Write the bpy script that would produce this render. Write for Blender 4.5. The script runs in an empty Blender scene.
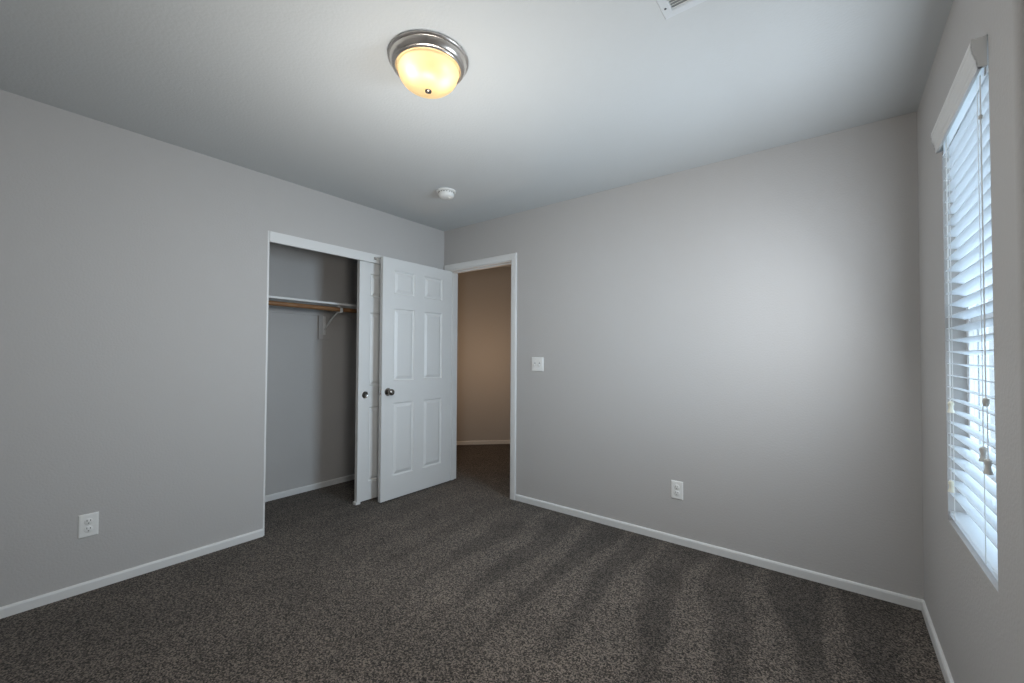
import bpy, bmesh, math
from mathutils import Vector, Matrix

scene = bpy.context.scene
PI = math.pi

# ------------------------------------------------------------------ dimensions (metres)
W = 3.387          # room width  (x: 0 = wall with the closet, W = wall with the windows)
H = 2.445          # ceiling height
REAR = -3.55       # wall behind the camera (y), the wall with the doorway is y = 0
WT = 0.12          # wall thickness
RW = 0.125         # thickness of the window wall
STEP = -1.412      # nearer than this the right wall sits further back ...
SD = 0.14          # ... by this much

# ------------------------------------------------------------------ camera
def make_camera():
    f, yaw, pitch, roll = 418.77, 0.6582, 0.0209, 0.0054
    cd = bpy.data.cameras.new('camera')
    cam = bpy.data.objects.new('camera', cd)
    scene.collection.objects.link(cam)
    cd.sensor_fit = 'HORIZONTAL'
    cd.sensor_width = 36.0
    cd.lens = f / 1024.0 * 36.0
    cd.shift_y = 4.74 / 1024.0
    cd.clip_start = 0.02
    fw = Vector((-math.sin(yaw) * math.cos(pitch), math.cos(yaw) * math.cos(pitch), math.sin(pitch)))
    r = Vector((math.cos(yaw), math.sin(yaw), 0))
    u = r.cross(fw)
    c, s = math.cos(roll), math.sin(roll)
    r2, u2 = r * c + u * s, u * c - r * s
    m = Matrix((r2, u2, -fw)).transposed().to_4x4()
    m.translation = Vector((3.0585, -2.8495, 1.2251))
    cam.matrix_world = m
    scene.camera = cam
make_camera()

# ------------------------------------------------------------------ view transform
vs = scene.view_settings
vs.view_transform = 'Standard'
vs.look = 'None'
vs.gamma = 1.0
vs.use_curve_mapping = False
vs.exposure = 0.0
scene.cycles.use_denoising = True
scene.cycles.max_bounces = 10
scene.cycles.diffuse_bounces = 7
scene.cycles.transmission_bounces = 8
scene.cycles.caustics_reflective = False
scene.cycles.caustics_refractive = False

# ------------------------------------------------------------------ world: pale daylight sky
SKY = 4.4
world = bpy.data.worlds.new('sky')
scene.world = world
world.use_nodes = True
bg = world.node_tree.nodes['Background']
bg.inputs['Color'].default_value = (0.68, 0.84, 1.0, 1)
bg.inputs['Strength'].default_value = SKY

def lamp(name, kind, loc, energy, color, rot=(0, 0, 0), size=None, size_y=None, radius=None, spread=None):
    ld = bpy.data.lights.new(name, kind)
    ld.energy = energy
    ld.color = color
    if kind == 'AREA':
        ld.shape = 'RECTANGLE'
        ld.size, ld.size_y = size, size_y
        if spread: ld.spread = spread
    if radius is not None and kind != 'AREA':
        if kind == 'SUN': ld.angle = radius
        else: ld.shadow_soft_size = radius
    o = bpy.data.objects.new(name, ld)
    o.location = loc
    o.rotation_euler = rot
    scene.collection.objects.link(o)
    return o

# sun on the far side of the house: lights the neighbour, never comes in directly
lamp('sun', 'SUN', (0, 0, 10), 1.1, (1.0, 0.95, 0.88), rot=(math.radians(42), 0, math.radians(-62)), radius=0.01)
# daylight arriving through the two blinds of the right-hand wall
WIN1 = (-1.205, -0.590, 0.615, 2.090)      # y0, y1, z0, z1
# daylight through the blind: (watts, colour, lower z, upper z, spread, downward tilt in degrees)
BEAMS = [(15.0, (0.84, 0.92, 1.0), 1.25, 1.88, 180, 0),
         (4.0, (0.93, 0.97, 1.0), 1.30, 1.9, 180, 30),
         (5.0, (0.45, 0.74, 1.0), 1.00, 1.9, 100, 0)]
for en, colr, za, zb, spr, dn in BEAMS:
    off = 0.048 + (zb - za) / 2 * math.sin(math.radians(dn))
    lamp('daylight', 'AREA', (W - off, (WIN1[0] + WIN1[1]) / 2, (za + zb) / 2), en, colr,
         rot=(0, math.radians(90 - dn), 0), size=zb - za, size_y=WIN1[1] - WIN1[0] - 0.03, spread=math.radians(spr))
# warm lamp in the hall beyond the doorway
lamp('hall_lamp', 'POINT', (-0.10, 0.85, 1.2), 9.5, (1.0, 0.66, 0.40), radius=0.12)

# ------------------------------------------------------------------ materials
def new_mat(name):
    m = bpy.data.materials.new(name)
    m.use_nodes = True
    return m, m.node_tree, m.node_tree.nodes['Principled BSDF']

def paint(name, col, rough=0.6, bump=0.0, scale=120.0, metallic=0.0, spec=0.5, var=0.0, aniso=0.0):
    m, nt, b = new_mat(name)
    b.inputs['Base Color'].default_value = (*col, 1)
    b.inputs['Roughness'].default_value = rough
    b.inputs['Metallic'].default_value = metallic
    b.inputs['Specular IOR Level'].default_value = spec
    tc = nt.nodes.new('ShaderNodeTexCoord')
    n = nt.nodes.new('ShaderNodeTexNoise')
    n.inputs['Scale'].default_value = scale
    n.inputs['Detail'].default_value = 3.0
    nt.links.new(tc.outputs['Object'], n.inputs['Vector'])
    if bump:
        bp = nt.nodes.new('ShaderNodeBump')
        bp.inputs['Strength'].default_value = bump
        bp.inputs['Distance'].default_value = 0.004
        nt.links.new(n.outputs['Fac'], bp.inputs['Height'])
        nt.links.new(bp.outputs['Normal'], b.inputs['Normal'])
    if var:
        r = nt.nodes.new('ShaderNodeValToRGB')
        r.color_ramp.elements[0].position = 0.3
        r.color_ramp.elements[1].position = 0.7
        r.color_ramp.elements[0].color = (*[c * (1 - var) for c in col], 1)
        r.color_ramp.elements[1].color = (*[min(1, c * (1 + var)) for c in col], 1)
        nt.links.new(n.outputs['Fac'], r.inputs['Fac'])
        nt.links.new(r.outputs['Color'], b.inputs['Base Color'])
    return m

M_wall = paint('wall_paint', (0.50, 0.485, 0.473), 0.75, 0.28, 100, spec=0.25)
M_ceil = paint('ceiling_paint', (0.56, 0.58, 0.585), 0.85, 0.25, 85, spec=0.2)
M_trim = paint('trim_paint', (0.74, 0.74, 0.73), 0.45, 0.0)
M_door = paint('door_paint', (0.74, 0.74, 0.73), 0.42, 0.02, 300)
M_plate = paint('plate_plastic', (0.82, 0.82, 0.80), 0.35)
M_dark = paint('dark_slot', (0.02, 0.02, 0.02), 0.6)
M_nickel = paint('brushed_nickel', (0.66, 0.62, 0.58), 0.27, 0.0, 60, metallic=1.0)
M_knob = paint('dark_nickel', (0.30, 0.28, 0.26), 0.22, 0.0, 60, metallic=1.0)
M_grille = paint('vent_enamel', (0.60, 0.63, 0.65), 0.45)
M_ductgrey = paint('duct_grey', (0.34, 0.36, 0.37), 0.8)
M_ductdark = paint('duct_dark', (0.10, 0.10, 0.11), 0.8)
M_vinyl = paint('window_vinyl', (0.82, 0.83, 0.84), 0.4)
M_cord = paint('cord_cotton', (0.80, 0.80, 0.78), 0.8)
M_tassel = paint('tassel_plastic', (0.66, 0.64, 0.60), 0.45)
M_tassel_c = paint('tassel_cream', (0.80, 0.76, 0.62), 0.45)
M_stucco = paint('stucco', (0.27, 0.25, 0.24), 0.9, 0.3, 60)
M_extr = paint('exterior_white', (0.42, 0.42, 0.42), 0.6)
M_extglass = paint('dark_window_glass', (0.11, 0.13, 0.15), 0.5)
M_rooftile = paint('roof_tile', (0.40, 0.27, 0.22), 0.8, 0.4, 30)
M_gravel = paint('gravel', (0.55, 0.50, 0.45), 0.95, 0.5, 80, var=0.25)

def slat_mat():
    m, nt, b = new_mat('slat_white')
    b.inputs['Base Color'].default_value = (0.82, 0.84, 0.86, 1)
    b.inputs['Roughness'].default_value = 0.45
    tr = nt.nodes.new('ShaderNodeBsdfTranslucent')
    tr.inputs['Color'].default_value = (0.93, 0.95, 0.97, 1)
    mx = nt.nodes.new('ShaderNodeMixShader')
    mx.inputs['Fac'].default_value = 0.60
    out = nt.nodes['Material Output']
    nt.links.new(b.outputs[0], mx.inputs[1])
    nt.links.new(tr.outputs[0], mx.inputs[2])
    nt.links.new(mx.outputs[0], out.inputs['Surface'])
    return m
M_slat = slat_mat()

def glass_mat():
    m = bpy.data.materials.new('window_glass')
    m.use_nodes = True
    nt = m.node_tree
    nt.nodes.clear()
    out = nt.nodes.new('ShaderNodeOutputMaterial')
    t = nt.nodes.new('ShaderNodeBsdfTransparent')
    t.inputs['Color'].default_value = (0.93, 0.96, 0.97, 1)
    g = nt.nodes.new('ShaderNodeBsdfGlossy')
    g.inputs['Roughness'].default_value = 0.02
    mx = nt.nodes.new('ShaderNodeMixShader')
    mx.inputs['Fac'].default_value = 0.06
    nt.links.new(t.outputs[0], mx.inputs[1])
    nt.links.new(g.outputs[0], mx.inputs[2])
    nt.links.new(mx.outputs[0], out.inputs['Surface'])
    return m
M_glass = glass_mat()

def wood_mat():
    m, nt, b = new_mat('rod_wood')
    b.inputs['Roughness'].default_value = 0.5
    tc = nt.nodes.new('ShaderNodeTexCoord')
    mp = nt.nodes.new('ShaderNodeMapping')
    mp.inputs['Scale'].default_value = (60, 3, 60)
    n = nt.nodes.new('ShaderNodeTexNoise')
    n.inputs['Scale'].default_value = 4
    n.inputs['Detail'].default_value = 4
    r = nt.nodes.new('ShaderNodeValToRGB')
    r.color_ramp.elements[0].color = (0.17, 0.075, 0.028, 1)
    r.color_ramp.elements[1].color = (0.36, 0.19, 0.08, 1)
    r.color_ramp.elements[0].position = 0.3
    r.color_ramp.elements[1].position = 0.75
    nt.links.new(tc.outputs['Object'], mp.inputs['Vector'])
    nt.links.new(mp.outputs[0], n.inputs['Vector'])
    nt.links.new(n.outputs['Fac'], r.inputs['Fac'])
    nt.links.new(r.outputs['Color'], b.inputs['Base Color'])
    return m
M_wood = wood_mat()

def carpet_mat():
    """Dark brown-grey cut pile: speckled tufts, and the vacuum strokes that lie along y near the far wall."""
    m, nt, b = new_mat('carpet')
    L = nt.links.new
    N = nt.nodes.new
    b.inputs['Roughness'].default_value = 1.0
    b.inputs['Specular IOR Level'].default_value = 0.1
    b.inputs['Sheen Weight'].default_value = 0.10
    b.inputs['Sheen Roughness'].default_value = 0.6
    tc = N('ShaderNodeTexCoord')
    # tufts
    vo = N('ShaderNodeTexVoronoi')
    vo.inputs['Scale'].default_value = 190
    L(tc.outputs['Object'], vo.inputs['Vector'])
    no = N('ShaderNodeTexNoise')
    no.inputs['Scale'].default_value = 130
    no.inputs['Detail'].default_value = 3
    no.inputs['Roughness'].default_value = 0.7
    L(tc.outputs['Object'], no.inputs['Vector'])
    sep = N('ShaderNodeSeparateColor')
    L(vo.outputs['Color'], sep.inputs[0])
    mixf = N('ShaderNodeMath'); mixf.operation = 'ADD'
    mul = N('ShaderNodeMath'); mul.operation = 'MULTIPLY'; mul.inputs[1].default_value = 0.45
    L(sep.outputs[0], mul.inputs[0])
    L(mul.outputs[0], mixf.inputs[0])
    L(no.outputs['Fac'], mixf.inputs[1])
    ramp = N('ShaderNodeValToRGB')
    e = ramp.color_ramp.elements
    e[0].position, e[0].color = 0.55, (0.014, 0.011, 0.009, 1)
    e[1].position, e[1].color = 0.92, (0.198, 0.164, 0.136, 1)
    mid = ramp.color_ramp.elements.new(0.72); mid.color = (0.066, 0.055, 0.046, 1)
    L(mixf.outputs[0], ramp.inputs['Fac'])
    # vacuum strokes: alternate pile direction in bands across x
    sx = N('ShaderNodeSeparateXYZ')
    L(tc.outputs['Object'], sx.inputs[0])
    wob = N('ShaderNodeTexNoise'); wob.inputs['Scale'].default_value = 1.3; wob.inputs['Detail'].default_value = 2
    mp = N('ShaderNodeMapping'); mp.inputs['Scale'].default_value = (1.0, 0.75, 1)
    L(tc.outputs['Object'], mp.inputs['Vector']); L(mp.outputs[0], wob.inputs['Vector'])
    def math_(op, a, bb):
        n = N('ShaderNodeMath'); n.operation = op
        for k, v in enumerate((a, bb)):
            if isinstance(v, (int, float)): n.inputs[k].default_value = v
            else: L(v, n.inputs[k])
        return n.outputs[0]
    ph = math_('ADD', math_('MULTIPLY', sx.outputs[0], 22.0), math_('MULTIPLY', wob.outputs['Fac'], 8.0))
    ph = math_('ADD', ph, math_('MULTIPLY', sx.outputs[1], 1.6))
    si = math_('ADD', math_('SINE', ph, 0), math_('MULTIPLY', math_('ADD', sx.outputs[1], 0.72), -1.3))
    band = N('ShaderNodeMapRange'); band.interpolation_type = 'SMOOTHSTEP'
    band.inputs['From Min'].default_value = -0.45; band.inputs['From Max'].default_value = 0.45
    L(si, band.inputs['Value'])
    # the strokes are clearest in the right half by the far wall
    msk = N('ShaderNodeMapRange'); msk.interpolation_type = 'SMOOTHSTEP'
    msk.inputs['From Min'].default_value = -2.2; msk.inputs['From Max'].default_value = -0.7
    msk.inputs['To Min'].default_value = 0.35; msk.inputs['To Max'].default_value = 1.0
    L(sx.outputs[1], msk.inputs['Value'])
    big = N('ShaderNodeTexNoise'); big.inputs['Scale'].default_value = 2.6; big.inputs['Detail'].default_value = 3
    L(tc.outputs['Object'], big.inputs['Vector'])
    mskx = N('ShaderNodeMapRange'); mskx.interpolation_type = 'SMOOTHSTEP'
    mskx.inputs['From Min'].default_value = 0.6; mskx.inputs['From Max'].default_value = 1.6
    mskx.inputs['To Min'].default_value = 0.35; mskx.inputs['To Max'].default_value = 1.0
    L(sx.outputs[0], mskx.inputs['Value'])
    amt = math_('MULTIPLY', math_('MULTIPLY', math_('SUBTRACT', band.outputs[0], 0.5), msk.outputs[0]), mskx.outputs[0])
    amt = math_('ADD', math_('MULTIPLY', amt, 0.46), math_('MULTIPLY', math_('SUBTRACT', big.outputs['Fac'], 0.5), 0.9))
    gain = math_('ADD', amt, 1.0)
    vm = N('ShaderNodeVectorMath'); vm.operation = 'SCALE'
    L(ramp.outputs['Color'], vm.inputs[0]); L(gain, vm.inputs['Scale'])
    L(vm.outputs[0], b.inputs['Base Color'])
    bp = N('ShaderNodeBump'); bp.inputs['Strength'].default_value = 0.8; bp.inputs['Distance'].default_value = 0.006
    L(mixf.outputs[0], bp.inputs['Height'])
    L(bp.outputs['Normal'], b.inputs['Normal'])
    return m
M_carpet = carpet_mat()

def shade_mat():
    """Frosted alabaster glass: scatters the bulbs' light and glows by itself."""
    m = bpy.data.materials.new('frosted_glass')
    m.use_nodes = True
    nt = m.node_tree
    nt.nodes.clear()
    out = nt.nodes.new('ShaderNodeOutputMaterial')
    t = nt.nodes.new('ShaderNodeBsdfTranslucent'); t.inputs['Color'].default_value = (0.95, 0.88, 0.70, 1)
    g = nt.nodes.new('ShaderNodeBsdfGlossy'); g.inputs['Roughness'].default_value = 0.35
    mx = nt.nodes.new('ShaderNodeMixShader'); mx.inputs['Fac'].default_value = 0.06
    em = nt.nodes.new('ShaderNodeEmission'); em.inputs['Color'].default_value = (1.0, 0.68, 0.30, 1); em.inputs['Strength'].default_value = 0.36
    ad = nt.nodes.new('ShaderNodeAddShader')
    nt.links.new(t.outputs[0], mx.inputs[1]); nt.links.new(g.outputs[0], mx.inputs[2])
    nt.links.new(mx.outputs[0], ad.inputs[0]); nt.links.new(em.outputs[0], ad.inputs[1])
    nt.links.new(ad.outputs[0], out.inputs['Surface'])
    return m
M_shade = shade_mat()

# ------------------------------------------------------------------ mesh helpers
class MB:
    def __init__(self):
        self.bm = bmesh.new()
    def box(self, a, b, bev=0.0, seg=2, mat=None):
        a, b = Vector(a), Vector(b)
        lo = Vector([min(a[i], b[i]) for i in range(3)]); hi = Vector([max(a[i], b[i]) for i in range(3)])
        r = bmesh.ops.create_cube(self.bm, size=1.0)
        vs_ = r['verts']
        for v in vs_:
            v.co = Vector([lo[i] + (v.co[i] + 0.5) * (hi[i] - lo[i]) for i in range(3)])
        if bev:
            es = list({e for v in vs_ for e in v.link_edges})
            bmesh.ops.bevel(self.bm, geom=es, offset=bev, segments=seg, profile=0.5, affect='EDGES')
        return self
    def lathe(self, prof, n=48, cap_start=True, cap_end=True, mtx=None):
        rings = []
        for (r, z) in prof:
            ring = []
            for k in range(n):
                a = 2 * PI * k / n
                co = Vector((r * math.cos(a), r * math.sin(a), z))
                ring.append(self.bm.verts.new(mtx @ co if mtx else co))
            rings.append(ring)
        for i in range(len(rings) - 1):
            for k in range(n):
                self.bm.faces.new((rings[i][k], rings[i][(k + 1) % n], rings[i + 1][(k + 1) % n], rings[i + 1][k]))
        if cap_start: self.bm.faces.new(list(reversed(rings[0])))
        if cap_end: self.bm.faces.new(rings[-1])
        return self
    def tube(self, pts, r, n=10):
        pts = [Vector(p) for p in pts]
        rings = []
        for i, p in enumerate(pts):
            d = (pts[min(i + 1, len(pts) - 1)] - pts[max(i - 1, 0)]).normalized()
            ref = Vector((0, 0, 1)) if abs(d.z) < 0.9 else Vector((1, 0, 0))
            a = d.cross(ref).normalized(); bb = d.cross(a)
            rings.append([self.bm.verts.new(p + (a * math.cos(2 * PI * k / n) + bb * math.sin(2 * PI * k / n)) * r) for k in range(n)])
        for i in range(len(rings) - 1):
            for k in range(n):
                self.bm.faces.new((rings[i][k], rings[i][(k + 1) % n], rings[i + 1][(k + 1) % n], rings[i + 1][k]))
        self.bm.faces.new(list(reversed(rings[0]))); self.bm.faces.new(rings[-1])
        return self
    def prism(self, poly, p0, p1):
        """poly: list of Vector offsets (closed profile) swept straight from p0 to p1."""
        p0, p1 = Vector(p0), Vector(p1)
        A = [self.bm.verts.new(p0 + Vector(q)) for q in poly]
        B = [self.bm.verts.new(p1 + Vector(q)) for q in poly]
        n = len(poly)
        for i in range(n):
            self.bm.faces.new((A[i], A[(i + 1) % n], B[(i + 1) % n], B[i]))
        self.bm.faces.new(list(reversed(A))); self.bm.faces.new(B)
        return self
    def build(self, name, mat, parent=None, smooth=False, origin=None, **props):
        bmesh.ops.remove_doubles(self.bm, verts=self.bm.verts, dist=1e-6)
        bmesh.ops.recalc_face_normals(self.bm, faces=self.bm.faces)
        me = bpy.data.meshes.new(name)
        self.bm.to_mesh(me); self.bm.free()
        me.materials.append(mat)
        if smooth:
            me.polygons.foreach_set('use_smooth', [True] * len(me.polygons))
            try: me.set_sharp_from_angle(angle=math.radians(38))
            except Exception: pass
        o = bpy.data.objects.new(name, me)
        scene.collection.objects.link(o)
        if parent: o.parent = parent
        for k, v in props.items(): o[k] = v
        return o

def empty(name, loc=(0, 0, 0), rot=(0, 0, 0), **props):
    o = bpy.data.objects.new(name, None)
    o.empty_display_size = 0.05
    o.location = loc
    o.rotation_euler = rot
    scene.collection.objects.link(o)
    for k, v in props.items(): o[k] = v
    return o

S = dict(kind='structure')

# ------------------------------------------------------------------ room shell
CB = -0.69         # closet back wall plane
CL, CR = -1.613, -0.10    # closet opening, inside the jamb boards (y)
CJ = 0.011         # jamb board thickness
CH = 2.065         # top of the closet opening
DL, DR, DT = 0.072, 0.852, 2.038   # doorway, inside the jamb (x, x, z)
FAR = 3.2

# one continuous carpet: room, closet and hall
fl = MB(); fl.box((-2.4, REAR - 0.1, -0.06), (W + SD, FAR, 0.0))
fl.build('floor', M_carpet, label='dark brown-grey cut-pile carpet with vacuum strokes across room, closet and hall', category='floor', **S)
c = MB(); c.box((-2.4, REAR - 0.1, H), (W + SD + RW, FAR, H + 0.1))
c.build('ceiling', M_ceil, label='pale grey flat ceiling with light orange-peel texture', category='ceiling', **S)

w = MB()
yA, yB = CL - CJ, CR + CJ
w.box((-WT, REAR - 0.1, 0), (0, yA, H))
w.box((-WT, yA, CH), (0, yB, H))
w.box((-WT, yB, 0), (0, 0.0, H))
w.build('wall_left', M_wall, label='greige wall on the left with the closet opening', category='wall', **S)

w = MB()
xA, xB, zT = DL - 0.018, DR + 0.018, DT + 0.018
w.box((-WT, 0, 0), (xA, WT, H))
w.box((xA, 0, zT), (xB, WT, H))
w.box((xB, 0, 0), (W + WT, WT, H))
w.build('wall_back', M_wall, label='greige wall at the far side with the hall doorway and light switch', category='wall', **S)

w = MB()
w.box((W, STEP + 0.02, 0), (W + RW, WIN1[0], H))
w.box((W, WIN1[1], 0), (W + RW, 0.0, H))
w.box((W, WIN1[0], 0), (W + RW, WIN1[1], WIN1[2]))
w.box((W, WIN1[0], WIN1[3]), (W + RW, WIN1[1], H))
rr = 0.018          # bull-nosed corner of the step
arc = [(W + rr - rr * math.cos(t), STEP + rr - rr * math.sin(t)) for t in [k * PI / 2 / 8 for k in range(9)]]
w.prism([(x, y, 0) for x, y in [(W, STEP + 0.02)] + arc + [(W + RW + SD, STEP), (W + RW + SD, STEP + 0.02)]], (0, 0, 0), (0, 0, H))
w.box((W + SD, REAR - 0.1, 0), (W + SD + RW, STEP, H))
wr = w.build('wall_right', M_wall, label='greige wall on the right with a deep window recess', category='wall', **S)
w = MB(); w.box((0, REAR - 0.1, 0), (W + SD, REAR, H))
w.build('wall_rear', M_wall, label='plain greige wall behind the camera', category='wall', **S)

# closet interior
w = MB()
w.box((CB - 0.1, -2.0, 0), (CB, 0.0, H))
w.box((CB, -2.1, 0), (-WT, -2.0, H))
w.build('wall_closet', M_wall, label='shadowed greige walls inside the closet', category='wall', **S)
w = MB(); w.box((CB - 0.1, 0.0, 0), (-WT, WT, H))
w.build('wall_closet', M_wall, label='greige end wall of the closet behind the sliding door', category='wall', **S)

# hall: angled wall seen through the doorway plus enclosing walls
P1 = Vector((-1.014, 1.235, 0)); P2 = Vector((-0.519, 1.738, 0))
d45 = (P2 - P1).normalized(); nrm = Vector((d45.y, -d45.x, 0))
A = P1 - d45 * 1.6; B = P1 + d45 * 2.6
w = MB(); w.prism([(0, 0, 0), tuple(-nrm * 0.1), tuple(-nrm * 0.1 + Vector((0, 0, H))), (0, 0, H)], A, B)
w.build('wall_hall', M_wall, label='tan-looking hall wall set at an angle beyond the doorway', category='wall', **S)
w = MB()
w.box((1.9, WT, 0), (2.0, FAR, H))
w.box((B.x - 0.2, FAR - 0.1, 0), (2.0, FAR, H))
w.box((-2.4, WT, 0), (-2.3, 0.4, H))
w.box((-2.4, 0.0, 0), (CB - 0.1, WT, H))
w.build('wall_hall', M_wall, label='hall end walls hidden beside the doorway', category='wall', **S)

# ------------------------------------------------------------------ baseboards
BH, BT = 0.050, 0.012
def base_profile(dirn):
    d = Vector(dirn)
    return [(0, 0, 0), tuple(d * BT), tuple(d * BT + Vector((0, 0, BH - 0.010))), tuple(d * BT * 0.75 + Vector((0, 0, BH - 0.003))), tuple(d * BT * 0.35 + Vector((0, 0, BH))), (0, 0, BH)]
b = MB(); b.prism(base_profile((1, 0, 0)), (0, REAR, 0), (0, yA, 0)); 
b.build('baseboard_left', M_trim, label='white baseboard along the left wall up to the closet', category='baseboard', **S)
b = MB(); b.prism(base_profile((0, -1, 0)), (DR + 0.057, 0, 0), (W, 0, 0))
b.build('baseboard_back', M_trim, label='white baseboard along the far wall right of the doorway', category='baseboard', **S)
b = MB(); b.prism(base_profile((-1, 0, 0)), (W, STEP, 0), (W, -BT, 0))
b.build('baseboard_right', M_trim, label='white baseboard under the window on the right', category='baseboard', **S)
b = MB(); b.prism(base_profile((0, -1, 0)), (W + 0.018, STEP, 0), (W + SD, STEP, 0))
b.prism(base_profile((-1, 0, 0)), (W + SD, REAR, 0), (W + SD, STEP, 0))
b.build('baseboard_recess', M_trim, label='white baseboard along the set-back wall nearest the camera', category='baseboard', **S)
b = MB(); b.prism(base_profile((0, 1, 0)), (0, REAR, 0), (W + SD, REAR, 0))
b.build('baseboard_rear', M_trim, label='white baseboard behind the camera', category='baseboard', **S)
b = MB(); b.prism(base_profile((1, 0, 0)), (CB, -2.0, 0), (CB, 0, 0))
b.build('baseboard_closet', M_trim, label='shadowed white baseboard at the back of the closet', category='baseboard', **S)
b = MB(); b.prism(base_profile(nrm), A, B)
b.build('baseboard_hall', M_trim, label='warm-lit baseboard of the hall wall beyond the doorway', category='baseboard', **S)

# ------------------------------------------------------------------ doorway trim
CW, CT_ = 0.057, 0.016
def casing_profile(w_, t_):
    return [(0, 0), (0, t_ * 0.55), (w_ * 0.12, t_ * 0.9), (w_ * 0.3, t_), (w_ * 0.85, t_), (w_, t_ * 0.8), (w_, 0)]
t = MB()
pr = casing_profile(CW, CT_)
# right leg: offsets along +x from the opening, -y out of the wall; mitred head at top
def casing_leg(mb, x0, sgn, z1):
    A_ = [mb.bm.verts.new((x0 + sgn * u, -v, 0)) for u, v in pr]
    B_ = [mb.bm.verts.new((x0 + sgn * u, -v, z1 + u)) for u, v in pr]
    n = len(pr)
    for i in range(n): mb.bm.faces.new((A_[i], A_[(i + 1) % n], B_[(i + 1) % n], B_[i]))
    mb.bm.faces.new(A_); mb.bm.faces.new(B_)
    return B_
casing_leg(t, DR - 0.004, 1, DT - 0.004 + 0.01)
casing_leg(t, DL + 0.004, -1, DT - 0.004 + 0.01)
z1 = DT + 0.006
L_ = [t.bm.verts.new((DL + 0.004 - u, -v, z1 + u)) for u, v in pr]
R_ = [t.bm.verts.new((DR - 0.004 + u, -v, z1 + u)) for u, v in pr]
for i in range(len(pr)): t.bm.faces.new((L_[i], L_[(i + 1) % len(pr)], R_[(i + 1) % len(pr)], R_[i]))
t.build('trim_1', M_trim, label='white casing around the hall doorway', category='trim', **S)
t = MB()
t.box((DL - 0.018, 0.0, 0), (DL, WT, DT + 0.018))
t.box((DR, 0.0, 0), (DR + 0.018, WT, DT + 0.018))
t.box((DL, 0.0, DT), (DR, WT, DT + 0.018))
t.box((DL, 0.040, 0), (DL + 0.011, 0.075, DT), 0.002)
t.box((DR - 0.011, 0.040, 0), (DR, 0.075, DT), 0.002)
t.box((DL + 0.011, 0.040, DT - 0.011), (DR - 0.011, 0.075, DT), 0.002)
t.build('trim_2', M_trim, label='white door jamb and stop lining the hall doorway', category='trim', **S)
# closet jamb boards and header fascia
t = MB()
t.box((-WT, CL - CJ, 0), (0.002, CL, CH))
t.box((-WT, CR, 0), (0.002, CR + CJ, CH))
t.box((-WT, CL, CH - 0.018), (-0.02, CR, CH))
t.build('trim_3', M_trim, label='white jamb boards lining the closet opening', category='trim', **S)
t = MB(); t.box((-0.016, CL + 0.001, 1.992), (0.006, CR - 0.001, CH - 0.0005), 0.0015)
t.build('trim_4', M_trim, label='white header board across the top of the closet opening', category='trim', **S)
# ------------------------------------------------------------------ six-panel door leaves
def panel_face(bm, w_, h_, cells, y, sgn):
    """One moulded face in the x-z plane at y; recesses go towards -sgn."""
    xs = sorted({0, w_, *[v for cc in cells for v in (cc[0], cc[1])]})
    zs = sorted({0, h_, *[v for cc in cells for v in (cc[2], cc[3])]})
    rings = [(0.0, 0.0), (0.003, 0.006), (0.009, 0.0105), (0.014, 0.0112), (0.038, 0.0015), (0.041, 0.0012)]
    def V(x, z, d): return bm.verts.new((x, y - sgn * d, z))
    def quad(a, b_, c_, d): bm.faces.new((a, b_, c_, d))
    for i in range(len(xs) - 1):
        for j in range(len(zs) - 1):
            x0, x1, z0, z1 = xs[i], xs[i + 1], zs[j], zs[j + 1]
            if any(abs(cc[0] - x0) < 1e-6 and abs(cc[1] - x1) < 1e-6 and abs(cc[2] - z0) < 1e-6 and abs(cc[3] - z1) < 1e-6 for cc in cells):
                prev = None
                for off, dep in rings:
                    r = [V(x0 + off, z0 + off, dep), V(x1 - off, z0 + off, dep), V(x1 - off, z1 - off, dep), V(x0 + off, z1 - off, dep)]
                    if prev:
                        for k in range(4): quad(prev[k], prev[(k + 1) % 4], r[(k + 1) % 4], r[k])
                    prev = r
                quad(*prev)
            else:
                quad(V(x0, z0, 0), V(x1, z0, 0), V(x1, z1, 0), V(x0, z1, 0))

def door_mb(w_, h_, t_, cells):
    mb = MB()
    panel_face(mb.bm, w_, h_, cells, 0, -1)      # recess towards +y
    panel_face(mb.bm, w_, h_, cells, t_, 1)
    for (a, b_, c_, d) in (((0, 0, 0), (w_, 0, 0), (w_, t_, 0), (0, t_, 0)), ((0, 0, h_), (w_, 0, h_), (w_, t_, h_), (0, t_, h_)),
                           ((0, 0, 0), (0, t_, 0), (0, t_, h_), (0, 0, h_)), ((w_, 0, 0), (w_, t_, 0), (w_, t_, h_), (w_, 0, h_))):
        # split the rims so that they share vertices with the faces is not needed: they meet edge to edge
        mb.bm.faces.new([mb.bm.verts.new(v) for v in (a, b_, c_, d)])
    return mb

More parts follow.
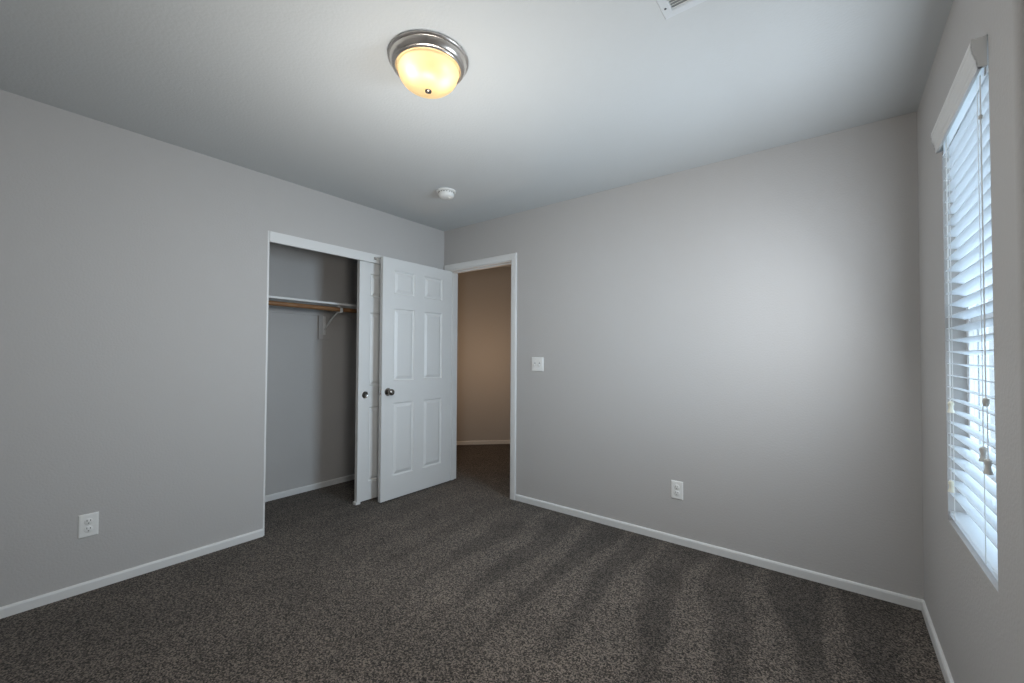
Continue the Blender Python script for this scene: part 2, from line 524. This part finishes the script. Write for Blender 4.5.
# hall door: hinge at the doorway's left jamb, swung 90 degrees into the room.
# local frame: x from the hinge to the free edge, y thickness, z up
DW, DHT, DTH = 0.768, 2.022, 0.035
def six(w_, scale_z=1.0):
    f = w_ / 0.795
    xa = [0.110 * f, 0.338 * f]; xb = [0.452 * f, 0.677 * f]
    zz = [(0.190, 0.805), (0.990, 1.603), (1.725, 1.925)]
    return [(x0, x1, z0 * scale_z, z1 * scale_z) for x0, x1 in (xa, xb) for z0, z1 in zz]
def knob(parent, x, z, y, sgn, nm='knob'):
    """Round passage knob whose axis is the door's y axis."""
    m = Matrix.Translation((x, y, z)) @ (Matrix.Rotation(-PI / 2, 4, 'X') if sgn > 0 else Matrix.Rotation(PI / 2, 4, 'X'))
    k = MB(); k.lathe([(0.011, 0.004), (0.011, 0.022), (0.014, 0.027), (0.022, 0.032), (0.0265, 0.040), (0.0275, 0.048), (0.026, 0.056), (0.021, 0.062), (0.012, 0.065), (0.004, 0.066)], 32, mtx=m)
    ko = k.build(nm, M_knob, parent, smooth=True, label='dark nickel round knob')
    r = MB(); r.lathe([(0.033, -0.001), (0.033, 0.003), (0.030, 0.007), (0.016, 0.009)], 32, mtx=m)
    r.build('rose', M_knob, ko, smooth=True)

door = empty('door_1', (0.105, -0.009, 0.012), (0, 0, -PI / 2),
             label='white six-panel door standing open into the room in front of the closet', category='door', **S)
# local x -> world -y, local y -> world +x ; visible face is y = 0 (max world x)
dm = door_mb(DW, DHT, DTH, six(DW))
for v in dm.bm.verts: v.co.y -= DTH       # slab spans y in [-t, 0], world x = 0.105 + y
dm.build('door_leaf', M_door, door)
knob(door, DW - 0.061, 0.900, 0.0, 1)
knob(door, DW - 0.061, 0.900, -DTH, -1)
lp = MB(); lp.box((DW - 0.0005, -DTH / 2 - 0.0125, 0.900 - 0.028), (DW + 0.0015, -DTH / 2 + 0.0125, 0.900 + 0.028), 0.0006)
lp.build('latch_plate', M_nickel, door, label='small nickel plate on the door edge')
lb = MB(); lb.box((DW + 0.001, -DTH / 2 - 0.006, 0.900 - 0.008), (DW + 0.010, -DTH / 2 + 0.006, 0.900 + 0.008), 0.003)
lb.build('latch_bolt', M_nickel, door)
for hz in (0.20, 1.01, 1.80):
    h = MB(); h.tube([(-0.001, -DTH - 0.005, hz - 0.045), (-0.001, -DTH - 0.005, hz + 0.045)], 0.0055, 12)
    h.box((-0.0015, -DTH, hz - 0.044), (0.0008, -0.006, hz + 0.044))
    h.build('hinge', M_nickel, door)

# closet sliding doors, pushed to the right behind the hall door
def six_n(w_):
    a = 0.100; g = 0.113; pw = (w_ - 2 * a - g) / 2
    zz = [(0.150, 0.770), (0.945, 1.560), (1.690, 1.885)]
    return [(x0, x0 + pw, z0, z1) for x0 in (a, a + g + pw) for z0, z1 in zz]
SW = 0.765
sd = empty('door_2', (-0.030, -0.905, 0.016), (0, 0, PI / 2),
           label='white sliding closet door pushed right, partly hidden behind the open door', category='door', **S)
# local x -> world +y, local y -> world -x; visible face y = 0
dm = door_mb(SW, 1.995, 0.035, six_n(SW))
dm.build('door_leaf', M_door, sd)
fm = Matrix.Translation((0.063, 0.0, 0.872)) @ Matrix.Rotation(PI / 2, 4, 'X')
fp = MB(); fp.lathe([(0.003, 0.0006), (0.0215, 0.0007), (0.0240, 0.0022), (0.0270, 0.0026), (0.0290, 0.0012), (0.0290, -0.001)], 32, mtx=fm)
fp.build('finger_pull', M_knob, sd, smooth=True, label='round dark nickel finger pull')
gb = MB(); gb.box((-0.012, -0.006, -0.016), (0.030, 0.041, 0.006), 0.003)
gb.build('floor_guide', M_trim, sd)

# small catch on the closet header beside the door top
ct = MB()
ct.tube([(0.006, -0.790, 2.027), (0.020, -0.784, 2.030), (0.030, -0.768, 2.033), (0.033, -0.745, 2.034), (0.033, -0.725, 2.034)], 0.004, 8)
ct.box((0.0055, -0.800, 2.016), (0.009, -0.775, 2.038), 0.001)
ct.build('door_catch', M_nickel, label='small grey metal catch on the closet header beside the open door top', category='catch')

# ------------------------------------------------------------------ closet shelf, rod and bracket
sh = empty('closet_shelf', (0, 0, 0), label='white closet shelf above the wooden hanging rod', category='shelf')
s_ = MB(); s_.box((CB + 0.001, -1.995, 1.655), (-0.375, -0.003, 1.672), 0.0015); s_.build('shelf_board', M_trim, sh)
s_ = MB(); s_.box((CB + 0.001, -1.995, 1.575), (CB + 0.019, -0.003, 1.654), 0.001); s_.build('cleat', M_wall, sh)
rod = MB(); rod.tube([(-0.395, -1.990, 1.617), (-0.395, -0.004, 1.617)], 0.0185, 24)
rod.build('hanging_rod', M_wood, smooth=True, label='brown wooden hanging rod under the white closet shelf', category='rod')
br = empty('rod_bracket', (0, 0, 0), label='white metal bracket holding up the closet rod and shelf', category='bracket')
BY = -0.862
b_ = MB(); b_.box((CB + 0.0195, BY - 0.050, 1.36), (CB + 0.024, BY + 0.050, 1.574), 0.001)
b_.build('backing_plate', M_wall, br)
b_ = MB(); b_.tube([(CB + 0.027, BY, 1.450), (-0.55, BY, 1.53), (-0.430, BY, 1.600)], 0.0075, 10)
b_.box((CB + 0.0235, BY - 0.012, 1.40), (CB + 0.029, BY + 0.012, 1.572), 0.001)
b_.build('brace', M_trim, br, smooth=True)
b_ = MB()
pts = [(-0.395 + 0.0235 * math.cos(a), BY, 1.617 + 0.0235 * math.sin(a)) for a in [math.radians(x) for x in range(-190, 25, 18)]]
b_.tube(pts, 0.0045, 8)
b_.box((-0.4225, BY - 0.012, 1.590), (-0.4165, BY + 0.012, 1.654), 0.001)
b_.box((-0.43, BY - 0.014, 1.588), (-0.372, BY + 0.014, 1.5955), 0.002)
b_.box((-0.3765, BY - 0.012, 1.592), (-0.3705, BY + 0.012, 1.630), 0.002)
b_.build('rod_hook', M_trim, br, smooth=False)

# ------------------------------------------------------------------ ceiling light
LX, LY = 1.733, -1.711
cl = empty('ceiling_light', (LX, LY, H), label='round brushed nickel flush ceiling light with frosted glass bowl, switched on', category='light')
p = MB(); p.lathe([(0.02, -0.0005), (0.160, -0.0005), (0.1645, -0.003), (0.1645, -0.007), (0.161, -0.011), (0.157, -0.013), (0.155, -0.019), (0.152, -0.027), (0.148, -0.034), (0.143, -0.0385), (0.139, -0.039), (0.1375, -0.042), (0.134, -0.044), (0.130, -0.042), (0.128, -0.030), (0.122, -0.012), (0.02, -0.010)], 72, cap_start=False, cap_end=False)
p.build('pan', M_nickel, cl, smooth=True)
g = MB()
R0 = 0.127; DEP = 0.078
prof = [(R0, -0.032), (R0, -0.044), (R0 - 0.003, -0.047), (R0 - 0.004, -0.050)]
for k in range(1, 15):
    a = k / 15 * PI / 2
    prof.append(((R0 - 0.004) * math.cos(a) ** 0.86, -0.050 - DEP * math.sin(a)))
prof.append((0.006, -0.050 - DEP))
g.lathe(prof, 72, cap_start=False, cap_end=True)
g.build('glass_bowl', M_shade, cl, smooth=True)
f_ = MB(); f_.lathe([(0.003, -0.126), (0.010, -0.127), (0.0145, -0.1295), (0.013, -0.134), (0.007, -0.137), (0.002, -0.138)], 24)
f_.build('finial', M_knob, cl, smooth=True, label='small dark nickel finial')
BULB = (1.0, 0.72, 0.40)
for (bx, by) in ((0.006, -0.078), (0.060, 0.018)):
    lamp('bulb', 'POINT', (LX + bx, LY + by, H - 0.080), 0.16, BULB, radius=0.016)

# unseen bluish disk added below the bowl as fill for lower walls and floor
ld_ = lamp('fill_disk', 'AREA', (LX, LY, H - 0.175), 3.0, (0.70, 0.86, 1.0), size=0.22, size_y=0.22)
ld_.data.shape = 'DISK'
lamp('mid_air_fill', 'POINT', (LX, LY, H - 0.85), 27.0, (1.0, 0.97, 0.92), radius=0.14)  # added unseen point lamp in mid-air, fills ceiling and walls

# ------------------------------------------------------------------ smoke detector
sm = empty('smoke_detector', (0.768, -0.700, H), label='small round white smoke detector on the ceiling near the corner', category='smoke detector')
d_ = MB(); d_.lathe([(0.071, -0.0005), (0.071, -0.008), (0.068, -0.011), (0.02, -0.011)], 48); d_.build('base_plate', M_plate, sm, smooth=True)
d_ = MB(); d_.lathe([(0.050, -0.0105), (0.058, -0.014), (0.0585, -0.030), (0.054, -0.042), (0.044, -0.049), (0.012, -0.051)], 48); d_.build('housing', M_plate, sm, smooth=True)
d_ = MB()
for k in range(18):
    a = 2 * PI * k / 18
    m = Matrix.Rotation(a, 4, 'Z')
    vv = bmesh.ops.create_cube(d_.bm, size=1.0)['verts']
    for v in vv:
        co = Vector((0.0575 + v.co.x * 0.004, v.co.y * 0.010, -0.0185 + v.co.z * 0.004)); v.co = m @ co
d_.build('vent_slots', M_ductdark, sm)
d_ = MB(); d_.lathe([(0.011, -0.0505), (0.011, -0.0525), (0.009, -0.0535)], 24, mtx=Matrix.Translation((0.018, 0.012, 0))); d_.build('test_button', M_plate, sm, smooth=True)

# ------------------------------------------------------------------ ceiling air register
VX0, VX1, VY0, VY1 = 2.580, 2.895, -1.553, -1.331
av = empty('air_vent', ((VX0 + VX1) / 2, (VY0 + VY1) / 2, H), label='white slatted air register in the ceiling cut off by the top edge', category='vent')
hx, hy = (VX1 - VX0) / 2, (VY1 - VY0) / 2
def ring_plate(mb, ox, oy, ix, iy, z0, z1):
    mb.box((-ox, -oy, z0), (-ix, oy, z1)); mb.box((ix, -oy, z0), (ox, oy, z1))
    mb.box((-ix, -oy, z0), (ix, -iy, z1)); mb.box((-ix, iy, z0), (ix, oy, z1))
r_ = MB()
o1 = [(-hx, -hy), (hx, -hy), (hx, hy), (-hx, hy)]
bd = 0.036
lv = [(0.0, -0.0005), (0.004, -0.005), (bd - 0.004, -0.007), (bd, -0.004), (bd, 0.0)]
prev = None
for off, z in lv:
    r0 = [r_.bm.verts.new(((hx - off) * sx_, (hy - off) * sy_, z)) for sx_, sy_ in ((-1, -1), (1, -1), (1, 1), (-1, 1))]
    if prev:
        for k in range(4): r_.bm.faces.new((prev[k], prev[(k + 1) % 4], r0[(k + 1) % 4], r0[k]))
    prev = r0
r_.build('frame', M_grille, av)
r_ = MB(); r_.box((-hx + bd, -hy + bd, -0.0008), (hx - bd, hy - bd, -0.0003)); r_.build('duct_opening', M_ductgrey, av)
r_ = MB()
yy = -hy + bd + 0.006
while yy < hy - bd - 0.002:
    r_.prism([(0, 0.0040, -0.001), (0, 0.0050, -0.001), (0, -0.0022, -0.0082), (0, -0.0048, -0.0078)], (-hx + bd - 0.001, yy, 0), (hx - bd + 0.001, yy, 0))
    yy += 0.0125
r_.build('louvers', M_plate, av)
for sx_, sy_ in ((-1, 1), (1, 1), (-1, -1), (1, -1)):
    r_ = MB(); r_.lathe([(0.004, -0.0065), (0.004, -0.0078), (0.002, -0.0086)], 16, mtx=Matrix.Translation((sx_ * (hx - 0.017), sy_ * (hy - 0.055), 0)))
    r_.build('screw', M_ductdark, av, smooth=True)

# ------------------------------------------------------------------ light switch and outlets
def cover_plate(w_, h_):
    """Rounded cover plate in the x-z plane, front towards -y."""
    mb = MB()
    hx_, hz_ = w_ / 2, h_ / 2
    prev = None
    for off, y in ((0.0, 0.0), (0.0, -0.002), (0.0035, -0.0055), (0.008, -0.0062)):
        r0 = [mb.bm.verts.new(((hx_ - off) * sx_, y, (hz_ - off) * sz_)) for sx_, sz_ in ((-1, -1), (1, -1), (1, 1), (-1, 1))]
        if prev:
            for k in range(4): mb.bm.faces.new((prev[k], prev[(k + 1) % 4], r0[(k + 1) % 4], r0[k]))
        else: mb.bm.faces.new(r0)
        prev = r0
    mb.bm.faces.new(prev)
    return mb
def make_switch():
    root = empty('light_switch', (1.122, 0, 1.150), label='white two-gang toggle light switch plate right of the doorway', category='light switch')
    cover_plate(0.116, 0.116).build('cover_plate', M_plate, root)
    for x in (-0.023, 0.023):
        t_ = MB(); t_.box((x - 0.0055, -0.0064, -0.0125), (x + 0.0055, -0.0058, 0.0125)); t_.build('toggle_slot', M_ductdark, root)
        t_ = MB(); t_.prism([(-0.0042, -0.0062, -0.009), (-0.0042, -0.017, -0.013), (-0.0042, -0.017, -0.007), (-0.0042, -0.0062, 0.007)], (x, 0, 0), (x + 0.0084, 0, 0)); t_.build('toggle', M_plate, root)
        for z in (-0.030, 0.030):
            t_ = MB(); t_.lathe([(0.0032, 0.0058), (0.0032, 0.0068), (0.0015, 0.0073)], 12, mtx=Matrix.Translation((x, 0, z)) @ Matrix.Rotation(PI / 2, 4, 'X')); t_.build('screw', M_plate, root)
make_switch()
def make_outlet(loc, rz, label):
    root = empty('wall_outlet', loc, (0, 0, rz), label=label, category='outlet', group='duplex wall outlets')
    cover_plate(0.076, 0.118).build('cover_plate', M_plate, root)
    for z in (-0.0195, 0.0195):
        m = Matrix.Translation((0, 0, z)) @ Matrix.Rotation(PI / 2, 4, 'X')
        t_ = MB(); t_.lathe([(0.0172, 0.0055), (0.0172, 0.0075), (0.0160, 0.0082)], 32, mtx=m)
        rc = t_.build('receptacle', M_plate, root, smooth=True)
        for x, hh in ((-0.0064, 0.0046), (0.0064, 0.0038)):
            t_ = MB(); t_.box((x - 0.0013, -0.0085, z + 0.002 - 0.0003), (x + 0.0013, -0.0081, z + 0.002 + 2 * hh)); t_.build('slot', M_dark, rc)
        t_ = MB(); t_.lathe([(0.0026, 0.0080), (0.0026, 0.0085)], 16, mtx=Matrix.Translation((0, 0, z - 0.0075)) @ Matrix.Rotation(PI / 2, 4, 'X')); t_.build('ground_hole', M_dark, rc)
    t_ = MB(); t_.lathe([(0.003, 0.006), (0.003, 0.0068), (0.0015, 0.0073)], 12, mtx=Matrix.Rotation(PI / 2, 4, 'X')); t_.build('screw', M_plate, root)
make_outlet((2.229, 0, 0.347), 0, 'white duplex outlet low on the far wall right of the doorway')
make_outlet((0, -2.459, 0.336), PI / 2, 'white duplex outlet low on the left wall beside the baseboard')

# ------------------------------------------------------------------ windows
def make_window(n, win, label):
    y0, y1, z0, z1 = win
    root = empty('window_%d' % n, (W + 0.055, (y0 + y1) / 2, z0), label=label, category='window', **S)
    hw, hh = (y1 - y0) / 2, z1 - z0
    f = MB()
    ft = 0.030
    f.box((0, -hw, 0), (0.05, -hw + ft, hh), 0.003); f.box((0, hw - ft, 0), (0.05, hw, hh), 0.003)
    f.box((0, -hw + ft, 0), (0.05, hw - ft, ft), 0.003); f.box((0, -hw + ft, hh - ft), (0.05, hw - ft, hh), 0.003)
    f.build('frame', M_vinyl, root)
    f = MB(); f.box((0.005, -hw + ft, hh * 0.5 - 0.02), (0.045, hw - ft, hh * 0.5 + 0.02), 0.003)
    f.build('meeting_rail', M_vinyl, root)
    for a, b_ in ((ft, hh * 0.5 - 0.02), (hh * 0.5 + 0.02, hh - ft)):
        g_ = MB(); g_.box((0.022, -hw + ft, a), (0.026, hw - ft, b_)); g_.build('pane', M_glass, root)
make_window(1, WIN1, 'white vinyl window behind the slatted blind on the right wall')

def make_blind(win, label, full=True):
    """Inside-mounted horizontal blind; local origin at the top of the recess, on the wall plane."""
    y0, y1, z0, z1 = win
    yc = (y0 + y1) / 2; hw = (y1 - y0) / 2 - 0.004
    root = empty('window_blind', (W, yc, z1), label=label, category='blind')
    v = MB()
    # crown-shaped valance: profile in x-z (x negative = into the room)
    front = [(-0.030, -0.001), (-0.031, -0.016), (-0.0285, -0.020), (-0.029, -0.032), (-0.026, -0.042), (-0.0225, -0.050), (-0.0225, -0.056), (-0.020, -0.062), (-0.020, -0.072), (-0.018, -0.082)]
    prof = [(-0.012, -0.001)] + front + [(-0.010, -0.082), (-0.010, -0.060)]
    v.prism([(x, 0, z) for x, z in prof], (0, -hw, 0), (0, hw, 0))
    for s in (-1, 1):      # returns back into the recess
        v.prism([(x, 0, z) for x, z in front + [(-0.001, -0.082), (-0.001, -0.001)]], (0, s * (hw + 0.0004), 0), (0, s * (hw - 0.010), 0))
    v.build('valance', M_trim, root)
    h = MB(); h.box((0.000, -hw + 0.002, -0.100), (0.002, hw - 0.002, -0.004)); h.box((0.002, -hw + 0.002, -0.008), (0.051, hw - 0.002, -0.004)); h.box((0.049, -hw + 0.002, -0.045), (0.051, hw - 0.002, -0.008)); h.build('headrail', M_slat, root)
    for s in (-1, 1):
        k = MB(); k.box((-0.003, s * (hw - 0.026), -0.098), (-0.0003, s * (hw - 0.014), -0.060), 0.001); k.build('mounting_clip', M_nickel, root)
    sl = MB()
    pitch, sw, tilt = 0.0435, 0.050, math.radians(TILT)
    zbot = -(z1 - z0) + 0.030
    z = -0.110
    n_ = 0
    ca, sa = math.cos(tilt), math.sin(tilt)
    while z > zbot + 0.03:
        pts = []
        for k in range(7):
            u = (k / 6 - 0.5) * sw
            cr = 0.0022 * (1 - (2 * u / sw) ** 2)
            pts.append((u, cr))
        poly = [(0.027 + u * ca + (c_ + 0.0013) * sa, 0, z - u * sa + (c_ + 0.0013) * ca) for u, c_ in pts] + \
               [(0.027 + u * ca + (c_ - 0.0013) * sa, 0, z - u * sa + (c_ - 0.0013) * ca) for u, c_ in reversed(pts)]
        sl.prism(poly, (0, -hw + 0.004, 0), (0, hw - 0.004, 0))
        z -= pitch; n_ += 1
    sl.build('slats', M_slat, root)
    b_ = MB(); b_.box((0.003, -hw + 0.004, zbot - 0.010), (0.051, hw - 0.004, zbot + 0.008), 0.003); b_.build('bottom_rail', M_slat, root)
    for yy_ in (-hw + 0.11, hw - 0.11):
        for xx in (0.0005, 0.0535):
            c_ = MB(); c_.tube([(xx, yy_, -0.05), (xx, yy_, zbot)], 0.0011, 6); c_.build('ladder_cord', M_cord, root)
    # lift cords at the near end, tilt cords at the far end, hanging in front of the slats
    def cord(y, x, ztop, ztas, mat, nm, ysplit=None, zsplit=None):
        pts = [(x, y, ztop), (x, y, ztop - 0.05)]
        if ysplit is not None:
            pts += [(x, y, zsplit)]
            y = ysplit
            pts += [(x, y, zsplit - 0.03)]
        c_ = MB(); c_.tube(pts + [(x, y, ztas)], 0.0011, 6)
        co = c_.build(nm, M_cord, root)
        t_ = MB(); t_.lathe([(0.003, 0.004), (0.0075, 0.0), (0.0085, -0.006), (0.0058, -0.014), (0.0062, -0.024), (0.0095, -0.034), (0.0095, -0.037)], 20, mtx=Matrix.Translation((x, y, ztas)))
        t_.build('tassel', mat, co, smooth=True)
    return root, cord

TILT = 12.0
bl, cord = make_blind(WIN1, 'white slatted blind with valance in the window on the right wall')
Z1 = WIN1[3]; YC = (WIN1[0] + WIN1[1]) / 2
def loc_at(y): return y - YC
cord(loc_at(-1.163), -0.008, -0.09, 0.975 - Z1, M_tassel, 'lift_cord', loc_at(-1.132), 1.115 - Z1)
cord(loc_at(-1.167), -0.008, -0.09, 0.950 - Z1, M_tassel, 'lift_cord', loc_at(-1.176), 1.115 - Z1)
j_ = MB(); j_.lathe([(0.002, 0.012), (0.0065, 0.008), (0.0075, 0.0), (0.0055, -0.010), (0.002, -0.013)], 16, mtx=Matrix.Translation((-0.008, loc_at(-1.165), 1.105 - Z1)))
j_.build('cord_joiner', M_tassel, bl, smooth=True)
j_ = MB(); j_.lathe([(0.002, 0.007), (0.005, 0.004), (0.005, -0.004), (0.002, -0.007)], 16, mtx=Matrix.Translation((-0.008, loc_at(-1.165), 1.885 - Z1)))
j_.build('cord_bead', M_tassel, bl, smooth=True)
cord(loc_at(-0.710), -0.006, -0.06, 1.065 - Z1, M_tassel_c, 'tilt_cord')
cord(loc_at(-0.690), -0.005, -0.06, 0.780 - Z1, M_tassel_c, 'tilt_cord')

# ------------------------------------------------------------------ outside the window
gr = MB(); gr.box((W + RW, -12, -3.1), (30, 60, -3.0))
gr.build('ground', M_gravel, label='pale gravel yard far below the window', category='ground', **S)
def make_house():
    root = empty('neighbor_house', (0, 0, 0), label='bright pale house with narrow windows seen through the blind', category='house')
    m = MB(); m.box((5.2, 24.0, -3.0), (14.0, 33.0, 4.2)); m.build('wall', M_stucco, root)
    m = MB(); m.prism([(0, -0.5, 4.2), (0, 4.5, 6.2), (0, 9.5, 4.2)], (4.8, 24.0, 0), (14.4, 24.0, 0)); m.build('roof', M_rooftile, root)
    for xa, xb in ((7.76, 8.06), (8.30, 8.58), (9.6, 10.9)):
        za, zb = -2.2, 2.75
        m = MB(); fw_ = 0.05
        m.box((xa - 0.07, 23.95, za - 0.07), (xa, 24.01, zb + 0.07)); m.box((xb, 23.95, za - 0.07), (xb + 0.07, 24.01, zb + 0.07))
        m.box((xa, 23.95, za - 0.07), (xb, 24.01, za)); m.box((xa, 23.95, zb), (xb, 24.01, zb + 0.07))
        xm = (xa + xb) / 2; m.box((xm - 0.025, 23.96, za), (xm + 0.025, 24.01, zb))
        for k in range(1, 6):
            zm = za + (zb - za) * k / 6; m.box((xa, 23.965, zm - 0.03), (xb, 24.008, zm + 0.03))
        wn = m.build('window', M_extr, root)
        m = MB(); m.box((xa, 23.985, za), (xb, 24.005, zb)); m.build('pane', M_extglass, wn)
make_house()
